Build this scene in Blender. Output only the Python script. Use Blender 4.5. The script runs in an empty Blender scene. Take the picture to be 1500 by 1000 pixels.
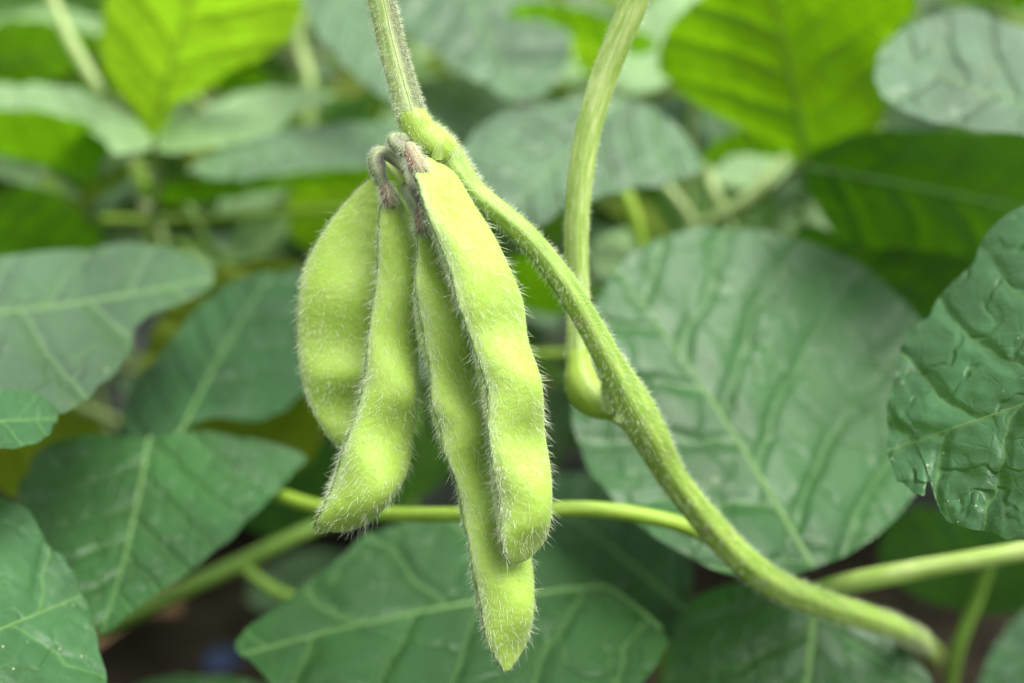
import bpy, math, random
import numpy as np
from mathutils import Vector

# ------------------------------------------------------------------ camera, sky, sun, exposure
scene = bpy.context.scene
PITCH = math.radians(21.0)
CAM_H = 0.40
cam_data = bpy.data.cameras.new("camera")
cam = bpy.data.objects.new("camera", cam_data)
scene.collection.objects.link(cam)
scene.camera = cam
cam.location = (0, 0, CAM_H)
cam.rotation_euler = (math.pi / 2 - PITCH, 0, 0)
cam_data.sensor_width = 36
cam_data.lens = 36
cam_data.clip_start = 0.01
cam_data.clip_end = 500
cam_data.dof.use_dof = True
cam_data.dof.focus_distance = 0.151
cam_data.dof.aperture_fstop = 7.8

SUN_EL, SUN_AZ = math.radians(66), math.radians(115)     # azimuth from +Y (ahead) towards +X
world = bpy.data.worlds.new("World")
scene.world = world
world.use_nodes = True
wn = world.node_tree.nodes; wl = world.node_tree.links
sky = wn.new('ShaderNodeTexSky'); sky.sky_type = 'NISHITA'; sky.sun_disc = False
sky.sun_elevation = SUN_EL; sky.sun_rotation = SUN_AZ
sky.dust_density = 4.0; sky.air_density = 1.2
hsv = wn.new('ShaderNodeHueSaturation'); hsv.inputs['Saturation'].default_value = 0.22   # thin overcast
wl.new(sky.outputs[0], hsv.inputs['Color'])
bg = wn['Background']; bg.inputs['Strength'].default_value = 0.11
wl.new(hsv.outputs[0], bg.inputs['Color'])
sd = bpy.data.lights.new("sun", 'SUN'); sun = bpy.data.objects.new("sun", sd)
scene.collection.objects.link(sun)
sd.energy = 2.0; sd.angle = math.radians(42); sd.color = (1.0, 0.97, 0.90)
sdir = Vector((math.sin(SUN_AZ) * math.cos(SUN_EL), math.cos(SUN_AZ) * math.cos(SUN_EL), math.sin(SUN_EL)))
sun.rotation_euler = (-sdir).to_track_quat('-Z', 'Y').to_euler()
sun.location = sdir * 5
vs = scene.view_settings
vs.view_transform = 'Standard'; vs.look = 'None'; vs.gamma = 1.0; vs.use_curve_mapping = False
vs.exposure = 1.38
cy = scene.cycles
cy.use_denoising = True
cy.max_bounces = 10; cy.diffuse_bounces = 5; cy.glossy_bounces = 3; cy.transmission_bounces = 8
cy.transparent_max_bounces = 8; cy.caustics_reflective = False; cy.caustics_refractive = False

# ------------------------------------------------------------------ helpers
rng = np.random.default_rng(7)
random.seed(7)
CAM = np.array([0, 0, CAM_H])
RIGHT = np.array([1.0, 0, 0])
FWD = np.array([0, math.cos(PITCH), -math.sin(PITCH)])
UP = np.array([0, math.sin(PITCH), math.cos(PITCH)])

def at(px, py, d):
    """World point at depth d (metres from the lens) seen at photo pixel px, py."""
    px = np.asarray(px, float); py = np.asarray(py, float); d = np.asarray(d, float)
    x = ((px - 750) / 1500 * d)[..., None]; y = ((500 - py) / 1500 * d)[..., None]
    return CAM + x * RIGHT + y * UP + d[..., None] * FWD

def crom(c, n, closed=False):
    c = np.asarray(c, float); k = len(c)
    if closed:
        p = np.vstack([c[-1], c, c[0], c[1]]); segs = k
    else:
        p = np.vstack([2 * c[0] - c[1], c, 2 * c[-1] - c[-2]]); segs = k - 1
    t = np.linspace(0, segs, n, endpoint=not closed)
    i = np.minimum(t.astype(int), segs - 1); f = (t - i)[:, None]
    p0, p1, p2, p3 = p[i], p[i + 1], p[i + 2], p[i + 3]
    return 0.5 * (2 * p1 + (p2 - p0) * f + (2 * p0 - 5 * p1 + 4 * p2 - p3) * f ** 2 + (3 * p1 - p0 - 3 * p2 + p3) * f ** 3)

def link(o, parent=None):
    scene.collection.objects.link(o)
    if parent is not None:
        o.parent = parent
    return o

def tag(o, label, cat, group=None, kind=None):
    if label: o["label"] = label
    if cat: o["category"] = cat
    if group: o["group"] = group
    if kind: o["kind"] = kind
    return o

def thing(name, label, cat, loc, group=None):
    o = bpy.data.objects.new(name, None)
    o.empty_display_size = 0.005
    link(o); o.location = Vector(loc)
    return tag(o, label, cat, group)

def origin(parent):
    w = np.zeros(3)
    while parent is not None:
        w = w + np.array(parent.location); parent = parent.parent
    return w

def mesh(name, verts, faces, mat, parent=None, attrs=None, smooth=True, loc=None):
    me = bpy.data.meshes.new(name)
    v = np.asarray(verts, np.float64).reshape(-1, 3)
    if parent is not None: v = v - origin(parent)
    o = bpy.data.objects.new(name, me)
    if loc is not None:
        v = v - np.asarray(loc); o.location = Vector(loc)
    f = np.asarray(faces, np.int32)
    k = f.shape[1]
    me.vertices.add(len(v)); me.vertices.foreach_set("co", v.astype(np.float32).ravel())
    me.loops.add(f.size); me.loops.foreach_set("vertex_index", f.ravel())
    me.polygons.add(len(f)); me.polygons.foreach_set("loop_start", np.arange(0, f.size, k, dtype=np.int32))
    me.polygons.foreach_set("use_smooth", np.full(len(f), smooth, dtype=bool))
    me.update(calc_edges=True); me.validate()
    for nm, a in (attrs or {}).items():
        at_ = me.attributes.new(nm, 'FLOAT_VECTOR', 'POINT')
        at_.data.foreach_set("vector", np.asarray(a, np.float32).ravel())
    me.materials.append(mat)
    return link(o, parent)

def grid_faces(n, m, wrap=False, off=0):
    i = np.arange(n - 1)[:, None]
    j = np.arange(m if wrap else m - 1)[None, :]
    j2 = (j + 1) % m
    return (np.stack([i * m + j, i * m + j2, (i + 1) * m + j2, (i + 1) * m + j], -1).reshape(-1, 4) + off)

def unit(v):
    return v / np.maximum(np.linalg.norm(v, axis=-1, keepdims=True), 1e-12)

def tube_data(ctrl, n=60, m=20, ribs=0, rib_amp=0.0, wob=0.0, seed=0, taper_end=False):
    """ctrl: rows of px, py, depth, radius in photo pixels."""
    c = crom(ctrl, n)
    P = at(c[:, 0], c[:, 1], c[:, 2]); R = np.abs(c[:, 3]) * c[:, 2] / 1500
    T = unit(np.gradient(P, axis=0))
    toC = unit(CAM - P)
    N1 = unit(toC - (toC * T).sum(-1, keepdims=True) * T)
    N2 = np.cross(T, N1)
    th = np.arange(m) / m * 2 * math.pi
    r = np.ones((n, m))
    if ribs: r = r + rib_amp * np.cos(ribs * th)[None, :]
    if wob:
        g = np.random.default_rng(seed)
        for _ in range(4):
            r += wob * np.sin(g.uniform(0.1, 0.6) * np.arange(n)[:, None] + g.integers(0, 3) * th[None, :] + g.uniform(0, 6))
    if taper_end: r[-1] *= 0.02; r[-2] *= 0.6
    r[0] *= 0.02 if taper_end == 2 else 1
    D = np.cos(th)[None, :, None] * N1[:, None] + np.sin(th)[None, :, None] * N2[:, None]
    V = P[:, None] + (R[:, None] * r)[..., None] * D
    s = np.concatenate([[0], np.cumsum(np.linalg.norm(np.diff(P, axis=0), axis=1))])
    A = np.stack(np.broadcast_arrays(s[:, None] * 100, th[None, :] / (2 * math.pi), 0.0), -1)
    return V, D, T, A

def tube(name, ctrl, mat, parent=None, **kw):
    V, D, T, A = tube_data(ctrl, **kw)
    n, m = V.shape[:2]
    o = mesh(name, V, grid_faces(n, m, True), mat, parent, {"tubeco": A})
    return o, V, D, T

def hair_mesh(name, P, N, T, length, rad, mat, parent, lean=0.6, curl=0.5, seed=1, wild=0.5):
    """One small curved tapering hair at every point P (normal N, growth direction T)."""
    g = np.random.default_rng(seed); n = len(P)
    d0 = unit(N + lean * T + wild * g.normal(size=(n, 3)) * 0.5)
    bend = unit(T * 0.8 + g.normal(size=(n, 3)))
    L = np.asarray(length)[:, None]; K = 4
    pts = []
    for k in range(K):
        t = k / (K - 1)
        pts.append(P - N * rad * 0.5 + L * (d0 * t + bend * curl * 0.5 * t * t))
    pts = np.stack(pts, 1)
    a = unit(np.cross(d0, g.normal(size=(n, 3)))); b = np.cross(d0, a)
    rr = rad * np.array([1.0, 0.85, 0.55, 0.06])
    ring = np.stack([a, -0.5 * a + 0.866 * b, -0.5 * a - 0.866 * b], 1)
    V = pts[:, :, None, :] + rr[None, :, None, None] * ring[:, None]
    base = grid_faces(K, 3, True)
    F = (base[None] + (np.arange(n) * K * 3)[:, None, None]).reshape(-1, 4)
    o = mesh(name, V, F, mat, parent)
    o["kind"] = "stuff"
    return o

# ------------------------------------------------------------------ materials
class NT:
    def __init__(self, name):
        self.mat = bpy.data.materials.new(name); self.mat.use_nodes = True
        self.t = self.mat.node_tree; self.n = self.t.nodes; self.l = self.t.links
        self.n.clear()
        self.out = self.n.new('ShaderNodeOutputMaterial')
    def put(self, sock, v):
        if isinstance(v, bpy.types.NodeSocket): self.l.new(v, sock)
        elif v is not None: sock.default_value = v
    def math(self, op, a, b=None, c=None, clamp=False):
        x = self.n.new('ShaderNodeMath'); x.operation = op; x.use_clamp = clamp
        self.put(x.inputs[0], a); self.put(x.inputs[1], b); self.put(x.inputs[2], c)
        return x.outputs[0]
    def mix(self, f, a, b, mode='MIX'):
        x = self.n.new('ShaderNodeMix'); x.data_type = 'RGBA'; x.blend_type = mode
        self.put(x.inputs[0], f); self.put(x.inputs[6], a); self.put(x.inputs[7], b)
        return x.outputs[2]
    def attr(self, nm):
        x = self.n.new('ShaderNodeAttribute'); x.attribute_name = nm
        return x.outputs['Vector']
    def sep(self, v):
        x = self.n.new('ShaderNodeSeparateXYZ'); self.put(x.inputs[0], v); return x.outputs
    def comb(self, a, b, c):
        x = self.n.new('ShaderNodeCombineXYZ')
        for i, v in enumerate((a, b, c)): self.put(x.inputs[i], v)
        return x.outputs[0]
    def noise(self, vec, scale, detail=3, rough=0.55):
        x = self.n.new('ShaderNodeTexNoise'); self.put(x.inputs['Vector'], vec)
        x.inputs['Scale'].default_value = scale; x.inputs['Detail'].default_value = detail
        x.inputs['Roughness'].default_value = rough
        return x.outputs[0]
    def voro(self, vec, scale, feature='F1', rand=1.0):
        x = self.n.new('ShaderNodeTexVoronoi'); x.feature = feature; self.put(x.inputs['Vector'], vec)
        x.inputs['Scale'].default_value = scale; x.inputs['Randomness'].default_value = rand
        return x
    def smooth(self, v, lo, hi, a=0.0, b=1.0):
        x = self.n.new('ShaderNodeMapRange'); x.interpolation_type = 'SMOOTHSTEP'
        self.put(x.inputs[0], v); x.inputs[1].default_value = lo; x.inputs[2].default_value = hi
        x.inputs[3].default_value = a; x.inputs[4].default_value = b
        return x.outputs[0]
    def bump(self, h, strength, dist):
        x = self.n.new('ShaderNodeBump'); x.inputs['Strength'].default_value = strength
        x.inputs['Distance'].default_value = dist; self.put(x.inputs['Height'], h)
        return x.outputs[0]
    def principled(self, col, rough, spec=0.5, normal=None, **kw):
        x = self.n.new('ShaderNodeBsdfPrincipled')
        self.put(x.inputs['Base Color'], col); self.put(x.inputs['Roughness'], rough)
        self.put(x.inputs['Specular IOR Level'], spec)
        if normal is not None: self.put(x.inputs['Normal'], normal)
        for k, v in kw.items(): self.put(x.inputs[k.replace('_', ' ')], v)
        return x.outputs[0]
    def translucent(self, col, normal=None):
        x = self.n.new('ShaderNodeBsdfTranslucent'); self.put(x.inputs[0], col)
        if normal is not None: self.put(x.inputs[1], normal)
        return x.outputs[0]
    def mixsh(self, f, a, b):
        x = self.n.new('ShaderNodeMixShader'); self.put(x.inputs[0], f); self.put(x.inputs[1], a); self.put(x.inputs[2], b)
        return x.outputs[0]
    def done(self, sh):
        self.l.new(sh, self.out.inputs[0]); return self.mat

def rgb(r, g, b): return (r, g, b, 1.0)
VEIN_SP, VEIN_K = 0.20, 0.80

def leaf_material(name, top, vein, trans, fac, rough=0.42, spec=0.5, specks=0.0, bump=1.0, yellow=0.0):
    m = NT(name)
    co = m.attr('leafco'); s, w, sd_ = m.sep(co)[:3]
    warp = m.noise(co, 5.0, 2)
    s2 = m.math('ADD', s, m.math('MULTIPLY', m.math('SUBTRACT', warp, 0.5), 0.13))
    aw = m.math('ABSOLUTE', w)
    side = m.math('MULTIPLY', m.math('GREATER_THAN', w, 0.0), 0.45)
    q = m.math('SUBTRACT', s2, m.math('MULTIPLY', aw, VEIN_K))
    q = m.math('ADD', q, m.math('MULTIPLY', m.math('MULTIPLY', aw, aw), 0.45))
    q = m.math('ADD', m.math('DIVIDE', q, VEIN_SP), side)
    f = m.math('FRACT', m.math('ADD', q, 20.0))
    dist = m.math('SUBTRACT', 0.5, m.math('ABSOLUTE', m.math('SUBTRACT', f, 0.5)))
    fade = m.smooth(aw, 0.15, 0.5, 1.0, 0.45)
    lat = m.math('MULTIPLY', m.smooth(dist, 0.008, 0.038, 1.0, 0.0), fade)
    halo = m.math('MULTIPLY', m.smooth(dist, 0.0, 0.22, 1.0, 0.0), fade)
    mid = m.smooth(aw, 0.002, 0.008, 1.0, 0.0)
    veins = m.math('MAXIMUM', lat, mid)
    row = m.math('FLOOR', m.math('ADD', q, 20.0))
    lx = m.math('ADD', m.math('MULTIPLY', aw, 8.5), m.math('ADD', m.math('MULTIPLY', row, 0.37), m.math('MULTIPLY', m.noise(co, 7.0, 2), 2.2)))
    lx = m.math('ADD', lx, m.math('MULTIPLY', f, 0.6))
    lfr = m.math('FRACT', lx)
    ldist = m.math('SUBTRACT', 0.5, m.math('ABSOLUTE', m.math('SUBTRACT', lfr, 0.5)))
    ladder = m.math('MULTIPLY', m.smooth(ldist, 0.0, 0.16, 1.0, 0.0), m.smooth(m.noise(co, 9.0, 2), 0.38, 0.62, 0.25, 1.0))
    lline = m.smooth(ldist, 0.0, 0.045, 1.0, 0.0)
    cell = m.voro(m.comb(s2, w, sd_), 17.0, 'DISTANCE_TO_EDGE').outputs['Distance']
    tert = m.smooth(cell, 0.0, 0.09, 1.0, 0.0)
    cell2 = m.voro(m.comb(s2, w, sd_), 48.0, 'DISTANCE_TO_EDGE').outputs['Distance']
    quat = m.smooth(cell2, 0.0, 0.12, 1.0, 0.0)
    big = m.noise(co, 3.2, 4); fine = m.noise(co, 38.0, 3)
    col = m.mix(m.smooth(big, 0.3, 0.72), top, tuple(c * 0.50 for c in top[:3]) + (1,))
    if yellow:
        col = m.mix(m.math('MULTIPLY', m.smooth(m.noise(co, 2.1, 2), 0.45, 0.75), yellow), col, rgb(0.30, 0.34, 0.03))
    col = m.mix(m.math('MULTIPLY', fine, 0.25), col, tuple(c * 1.5 for c in top[:3]) + (1,))
    col = m.mix(m.math('MULTIPLY', tert, 0.10), col, vein)
    col = m.mix(m.math('MULTIPLY', quat, 0.06), col, vein)
    col = m.mix(m.math('MULTIPLY', lline, 0.16), col, vein)
    col = m.mix(m.math('MULTIPLY', veins, 0.55), col, vein)
    tcol = m.mix(m.math('MULTIPLY', veins, 0.20), trans, tuple(c * 0.45 for c in trans[:3]) + (1,))
    tcol = m.mix(m.math('MULTIPLY', m.smooth(m.noise(co, 2.0, 3), 0.35, 0.65), 0.75), tcol, tuple(c * 0.62 for c in trans[:3]) + (1,))
    facv = fac
    if specks:
        v = m.voro(co, 42.0); r_ = m.sep(v.outputs['Color'])[0]
        sp = m.math('MULTIPLY', m.smooth(v.outputs['Distance'], 0.06, 0.16, 1.0, 0.0), m.math('GREATER_THAN', r_, 1.0 - 0.4 * specks))
        patch = m.smooth(m.noise(co, 4.0, 2), 0.42, 0.6)
        sp = m.math('MULTIPLY', sp, patch)
        v2 = m.voro(co, 9.0); r2 = m.sep(v2.outputs['Color'])[1]
        sp2 = m.math('MULTIPLY', m.smooth(v2.outputs['Distance'], 0.04, 0.10, 1.0, 0.0), m.math('GREATER_THAN', r2, 1.0 - 0.09 * specks))
        sp = m.math('MAXIMUM', sp, m.math('MULTIPLY', sp2, 0.7))
        col = m.mix(m.math('MULTIPLY', sp, 0.8), col, rgb(0.50, 0.52, 0.30))
        facv = m.math('MULTIPLY', fac, m.math('SUBTRACT', 1.0, sp))
    age = m.math('MULTIPLY', m.smooth(m.noise(co, 6.5, 5, 0.65), 0.66, 0.74), 0.35)
    col = m.mix(age, col, rgb(0.20, 0.22, 0.05))
    h = m.math('ADD', m.math('MULTIPLY', halo, -0.7), m.math('MULTIPLY', tert, -0.045))
    h = m.math('ADD', h, m.math('MULTIPLY', ladder, -0.55))
    h = m.math('ADD', h, m.math('MULTIPLY', quat, -0.015))
    h = m.math('ADD', h, m.math('MULTIPLY', fine, 0.12))
    h = m.math('ADD', h, m.math('MULTIPLY', big, 0.8))
    nrm = m.bump(h, 0.76, 0.0016 * bump)
    ro = m.math('ADD', rough, m.math('MULTIPLY', m.math('SUBTRACT', big, 0.5), 0.4))
    sh = m.mixsh(facv, m.principled(col, ro, spec, nrm), m.translucent(tcol, nrm))
    return m.done(sh)

M = {}
DEEP = rgb(0.037, 0.120, 0.034); VEIN = rgb(0.12, 0.25, 0.07)
M['deep'] = leaf_material('leaf_deep_green', DEEP, VEIN, rgb(0.16, 0.42, 0.02), 0.30, 0.42, 0.42, specks=0.8)
M['front'] = leaf_material('leaf_speckled_green', rgb(0.052, 0.155, 0.055), VEIN, rgb(0.16, 0.42, 0.03), 0.28, 0.40, 0.5, specks=1.0, bump=0.8)
M['corner'] = leaf_material('leaf_smooth_speckled_green', rgb(0.042, 0.130, 0.044), VEIN, rgb(0.16, 0.42, 0.03), 0.28, 0.50, 0.35, specks=0.8, bump=0.32)
M['lit_grey'] = leaf_material('leaf_lit_grey_green', rgb(0.10, 0.19, 0.095), rgb(0.22, 0.33, 0.17), rgb(0.18, 0.40, 0.05), 0.28, 0.36, 0.65, bump=1.2)  # grey leaf with a raised base colour, painting in brighter light on upper leaves
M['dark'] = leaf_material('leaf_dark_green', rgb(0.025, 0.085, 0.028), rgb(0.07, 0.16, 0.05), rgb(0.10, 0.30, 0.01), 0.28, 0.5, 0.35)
M['grey'] = leaf_material('leaf_grey_green', rgb(0.066, 0.140, 0.062), rgb(0.14, 0.24, 0.10), rgb(0.14, 0.34, 0.04), 0.25, 0.36, 0.65, specks=0.3)
M['leafgreen'] = leaf_material('leaf_clear_green', rgb(0.06, 0.17, 0.010), rgb(0.10, 0.22, 0.03), rgb(0.22, 0.48, 0.003), 0.6, 0.5, 0.3)
M['shade'] = leaf_material('leaf_painted_shade_green', rgb(0.022, 0.085, 0.010), rgb(0.05, 0.14, 0.02), rgb(0.13, 0.36, 0.004), 0.42, 0.6, 0.2)  # dark colour paints in the shade cast by leaves above
M['lime'] = leaf_material('leaf_lime_green', rgb(0.10, 0.22, 0.015), rgb(0.12, 0.22, 0.03), rgb(0.33, 0.62, 0.015), 0.66, 0.5, 0.3)
M['grass'] = leaf_material('leaf_bright_green', rgb(0.06, 0.17, 0.015), rgb(0.10, 0.22, 0.03), rgb(0.19, 0.46, 0.004), 0.52, 0.5, 0.35)
M['pale'] = leaf_material('leaf_painted_sheen_green', rgb(0.27, 0.45, 0.19), rgb(0.42, 0.55, 0.28), rgb(0.34, 0.62, 0.08), 0.38, 0.42, 0.5)  # bright sky sheen and haze painted into the leaf's base colour
M['olive'] = leaf_material('leaf_yellow_green', rgb(0.16, 0.24, 0.015), rgb(0.25, 0.32, 0.05), rgb(0.26, 0.36, 0.01), 0.4, 0.5, 0.35, yellow=0.5)

def stem_material(name, base, light, groove=None, gc=0.8, gw=0.13, rough=0.42, blotch=0.0, sss=0.15):
    m = NT(name)
    co = m.attr('tubeco'); al, ar = m.sep(co)[:2]
    ang = m.math('MULTIPLY', ar, 2 * math.pi)
    cs, sn = m.math('COSINE', ang), m.math('SINE', ang)
    vec = m.comb(m.math('MULTIPLY', al, 0.35), m.math('MULTIPLY', cs, 0.55), m.math('MULTIPLY', sn, 0.55))
    streak = m.noise(vec, 4.5, 4, 0.6)
    fine = m.noise(m.comb(al, cs, sn), 9.0, 4)
    col = m.mix(m.smooth(streak, 0.35, 0.66), base, light)
    col = m.mix(m.math('MULTIPLY', fine, 0.35), col, tuple(c * 0.6 for c in base[:3]) + (1,))
    if groove:
        d = m.math('ABSOLUTE', m.math('SUBTRACT', ar, gc))
        gm = m.math('MULTIPLY', m.smooth(d, gw * 0.45, gw, 1.0, 0.0), m.smooth(fine, 0.3, 0.6, 0.55, 1.0))
        col = m.mix(gm, col, groove)
    if blotch:
        col = m.mix(m.math('MULTIPLY', m.smooth(m.noise(co, 2.2, 3), 0.55, 0.7), blotch), col, rgb(0.25, 0.16, 0.14))
    nrm = m.bump(m.math('ADD', m.math('MULTIPLY', streak, 0.8), m.math('MULTIPLY', fine, 0.25)), 0.4, 0.0005)
    return m.done(m.principled(col, rough, 0.45, nrm, Subsurface_Weight=sss, Subsurface_Radius=(0.8, 1.0, 0.3), Subsurface_Scale=0.002))

M['stem'] = stem_material('stem_green', rgb(0.20, 0.34, 0.045), rgb(0.34, 0.48, 0.10), blotch=0.35)
M['stalk'] = stem_material('stalk_pale_ribbed', rgb(0.27, 0.42, 0.07), rgb(0.52, 0.64, 0.24))
M['groove'] = stem_material('stalk_purple_groove', rgb(0.30, 0.44, 0.10), rgb(0.54, 0.64, 0.30), groove=rgb(0.12, 0.13, 0.07), gc=0.80, gw=0.20)
M['pulvinus'] = stem_material('pulvinus_yellow_green', rgb(0.27, 0.42, 0.035), rgb(0.38, 0.54, 0.09))
M['twig'] = stem_material('thin_stalk_green', rgb(0.22, 0.38, 0.03), rgb(0.36, 0.52, 0.06))
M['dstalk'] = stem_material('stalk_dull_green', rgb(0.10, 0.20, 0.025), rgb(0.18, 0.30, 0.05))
M['paletwig'] = stem_material('stalk_cream_green', rgb(0.24, 0.36, 0.09), rgb(0.36, 0.45, 0.19))
M['raceme'] = stem_material('raceme_grey_fuzz', rgb(0.22, 0.29, 0.11), rgb(0.38, 0.40, 0.28), groove=rgb(0.20, 0.20, 0.14), gc=0.85, gw=0.2, rough=0.7)
M['calyx'] = stem_material('calyx_dry_pink', rgb(0.29, 0.25, 0.15), rgb(0.42, 0.44, 0.26), groove=rgb(0.20, 0.10, 0.075), gc=0.12, gw=0.14, rough=0.7)
M['mid'] = stem_material('midrib_green', rgb(0.10, 0.22, 0.055), rgb(0.17, 0.31, 0.09), rough=0.5)

def pod_material():
    m = NT('pod_hull_green')
    co = m.attr('podco'); al, u, sd_ = m.sep(co)[:3]     # along in cm, distance from the seam 0..1, seed
    tc = m.n.new('ShaderNodeTexCoord').outputs['Object']
    big = m.noise(tc, 130.0, 3); fine = m.noise(tc, 900.0, 4, 0.65); mid_ = m.noise(tc, 420.0, 3)
    col = m.mix(m.smooth(big, 0.32, 0.7), rgb(0.285, 0.43, 0.055), rgb(0.335, 0.475, 0.095))
    col = m.mix(m.math('MULTIPLY', m.smooth(mid_, 0.4, 0.7), 0.3), col, rgb(0.27, 0.46, 0.055))
    col = m.mix(m.math('MULTIPLY', m.smooth(fine, 0.5, 0.75), 0.35), col, rgb(0.44, 0.60, 0.20))
    seam = m.smooth(u, 0.05, 0.17, 1.0, 0.0)
    col = m.mix(m.math('MULTIPLY', seam, m.smooth(fine, 0.3, 0.7, 0.35, 0.8)), col, rgb(0.36, 0.46, 0.20))
    net = m.voro(m.comb(m.math('MULTIPLY', al, 2.2), m.math('MULTIPLY', u, 5.0), sd_), 3.2, 'DISTANCE_TO_EDGE').outputs['Distance']
    netm = m.math('MULTIPLY', m.smooth(net, 0.0, 0.10, 1.0, 0.0), m.smooth(big, 0.35, 0.65))
    col = m.mix(m.math('MULTIPLY', netm, 0.10), col, rgb(0.25, 0.42, 0.05))
    v = m.voro(tc, 160.0); r_ = m.sep(v.outputs['Color'])[0]
    dot = m.math('MULTIPLY', m.smooth(v.outputs['Distance'], 0.03, 0.06, 1.0, 0.0), m.math('GREATER_THAN', r_, 0.955))
    col = m.mix(m.math('MULTIPLY', dot, 0.7), col, rgb(0.20, 0.16, 0.03))
    h = m.math('ADD', m.math('MULTIPLY', fine, 0.6), m.math('MULTIPLY', mid_, 1.0))
    h = m.math('ADD', h, m.math('MULTIPLY', netm, -0.12))
    nrm = m.bump(h, 0.55, 0.0004)
    return m.done(m.principled(col, 0.55, 0.3, nrm, Subsurface_Weight=0.3, Subsurface_Radius=(0.8, 1.0, 0.25), Subsurface_Scale=0.0010,
                               Sheen_Weight=0.12, Sheen_Roughness=0.5))
M['pod'] = pod_material()

def flat_material(name, a, b, scale, rough, spec=0.4, trans=None, bump=0.0):
    m = NT(name)
    tc = m.n.new('ShaderNodeTexCoord').outputs['Object']
    nz = m.noise(tc, scale, 4)
    col = m.mix(m.smooth(nz, 0.35, 0.65), a, b)
    nrm = m.bump(nz, 0.8, bump) if bump else None
    sh = m.principled(col, rough, spec, nrm)
    if trans: sh = m.mixsh(0.45, sh, m.translucent(trans))
    return m.done(sh)
M['hair'] = flat_material('hair_white', rgb(0.84, 0.90, 0.70), rgb(0.92, 0.95, 0.82), 300, 0.4, 0.5, trans=rgb(0.92, 0.97, 0.76))
M['greyhair'] = flat_material('hair_grey', rgb(0.62, 0.64, 0.55), rgb(0.8, 0.8, 0.74), 300, 0.5, 0.4, trans=rgb(0.7, 0.72, 0.6))
M['seam'] = flat_material('seam_dark_green', rgb(0.10, 0.17, 0.05), rgb(0.22, 0.32, 0.10), 900, 0.6)
M['soil'] = flat_material('soil_brown', rgb(0.024, 0.018, 0.012), rgb(0.055, 0.041, 0.029), 22, 0.9, 0.2, bump=0.01)
M['film'] = flat_material('mulch_film_black', rgb(0.012, 0.012, 0.015), rgb(0.03, 0.03, 0.035), 30, 0.35, 0.5, bump=0.006)
M['dry'] = flat_material('dry_leaf_brown', rgb(0.22, 0.11, 0.06), rgb(0.34, 0.20, 0.12), 60, 0.8, 0.2, bump=0.003)
M['stone'] = flat_material('stone_mauve', rgb(0.30, 0.25, 0.27), rgb(0.42, 0.36, 0.38), 60, 0.8, 0.3, bump=0.003)
M['blue'] = flat_material('blue_plastic', rgb(0.02, 0.035, 0.10), rgb(0.04, 0.06, 0.16), 40, 0.4)

# ------------------------------------------------------------------ ground
gx, gy = np.meshgrid(np.concatenate([np.linspace(-60, -3, 8), np.linspace(-2.5, 2.5, 120), np.linspace(3, 60, 8)]),
                     np.concatenate([np.linspace(-20, -1, 5), np.linspace(-0.6, 4, 120), np.linspace(5, 90, 10)]), indexing='ij')
gz = 0.008 * np.sin(gx * 23 + 2 * np.sin(gy * 9)) * np.cos(gy * 17) + 0.006 * np.sin(gx * 51 + gy * 37)
gnd = mesh('ground', np.stack([gx, gy, gz], -1), grid_faces(*gx.shape), M['soil'])
tag(gnd, 'brown bare soil under the bean plants', None, kind='structure')
fx, fy = np.meshgrid(np.linspace(-0.75, 0.75, 120), np.linspace(0.62, 1.25, 60), indexing='ij')
fz = 0.030 + 0.006 * np.sin(fx * 60 + 3 * np.sin(fy * 20)) + 0.004 * np.sin(fy * 90 + fx * 14)
film = mesh('mulch_film', np.stack([fx, fy, fz], -1), grid_faces(*fx.shape), M['film'])
tag(film, 'wrinkled black plastic mulch sheet on the soil', 'mulch film', kind='structure')

# ------------------------------------------------------------------ leaves
def quilt(s, w):
    side = np.where(w > 0, 0.45, 0.0)
    f = ((s - VEIN_K * np.abs(w) + 0.45 * w * w) / VEIN_SP + side) % 1.0
    return (4 * f * (1 - f)) ** 0.42 * np.clip(np.abs(w) / 0.08, 0, 1)

def blade(parent, name, *args, **kw):
    return _blade(parent, name, *args, **kw)

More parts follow.
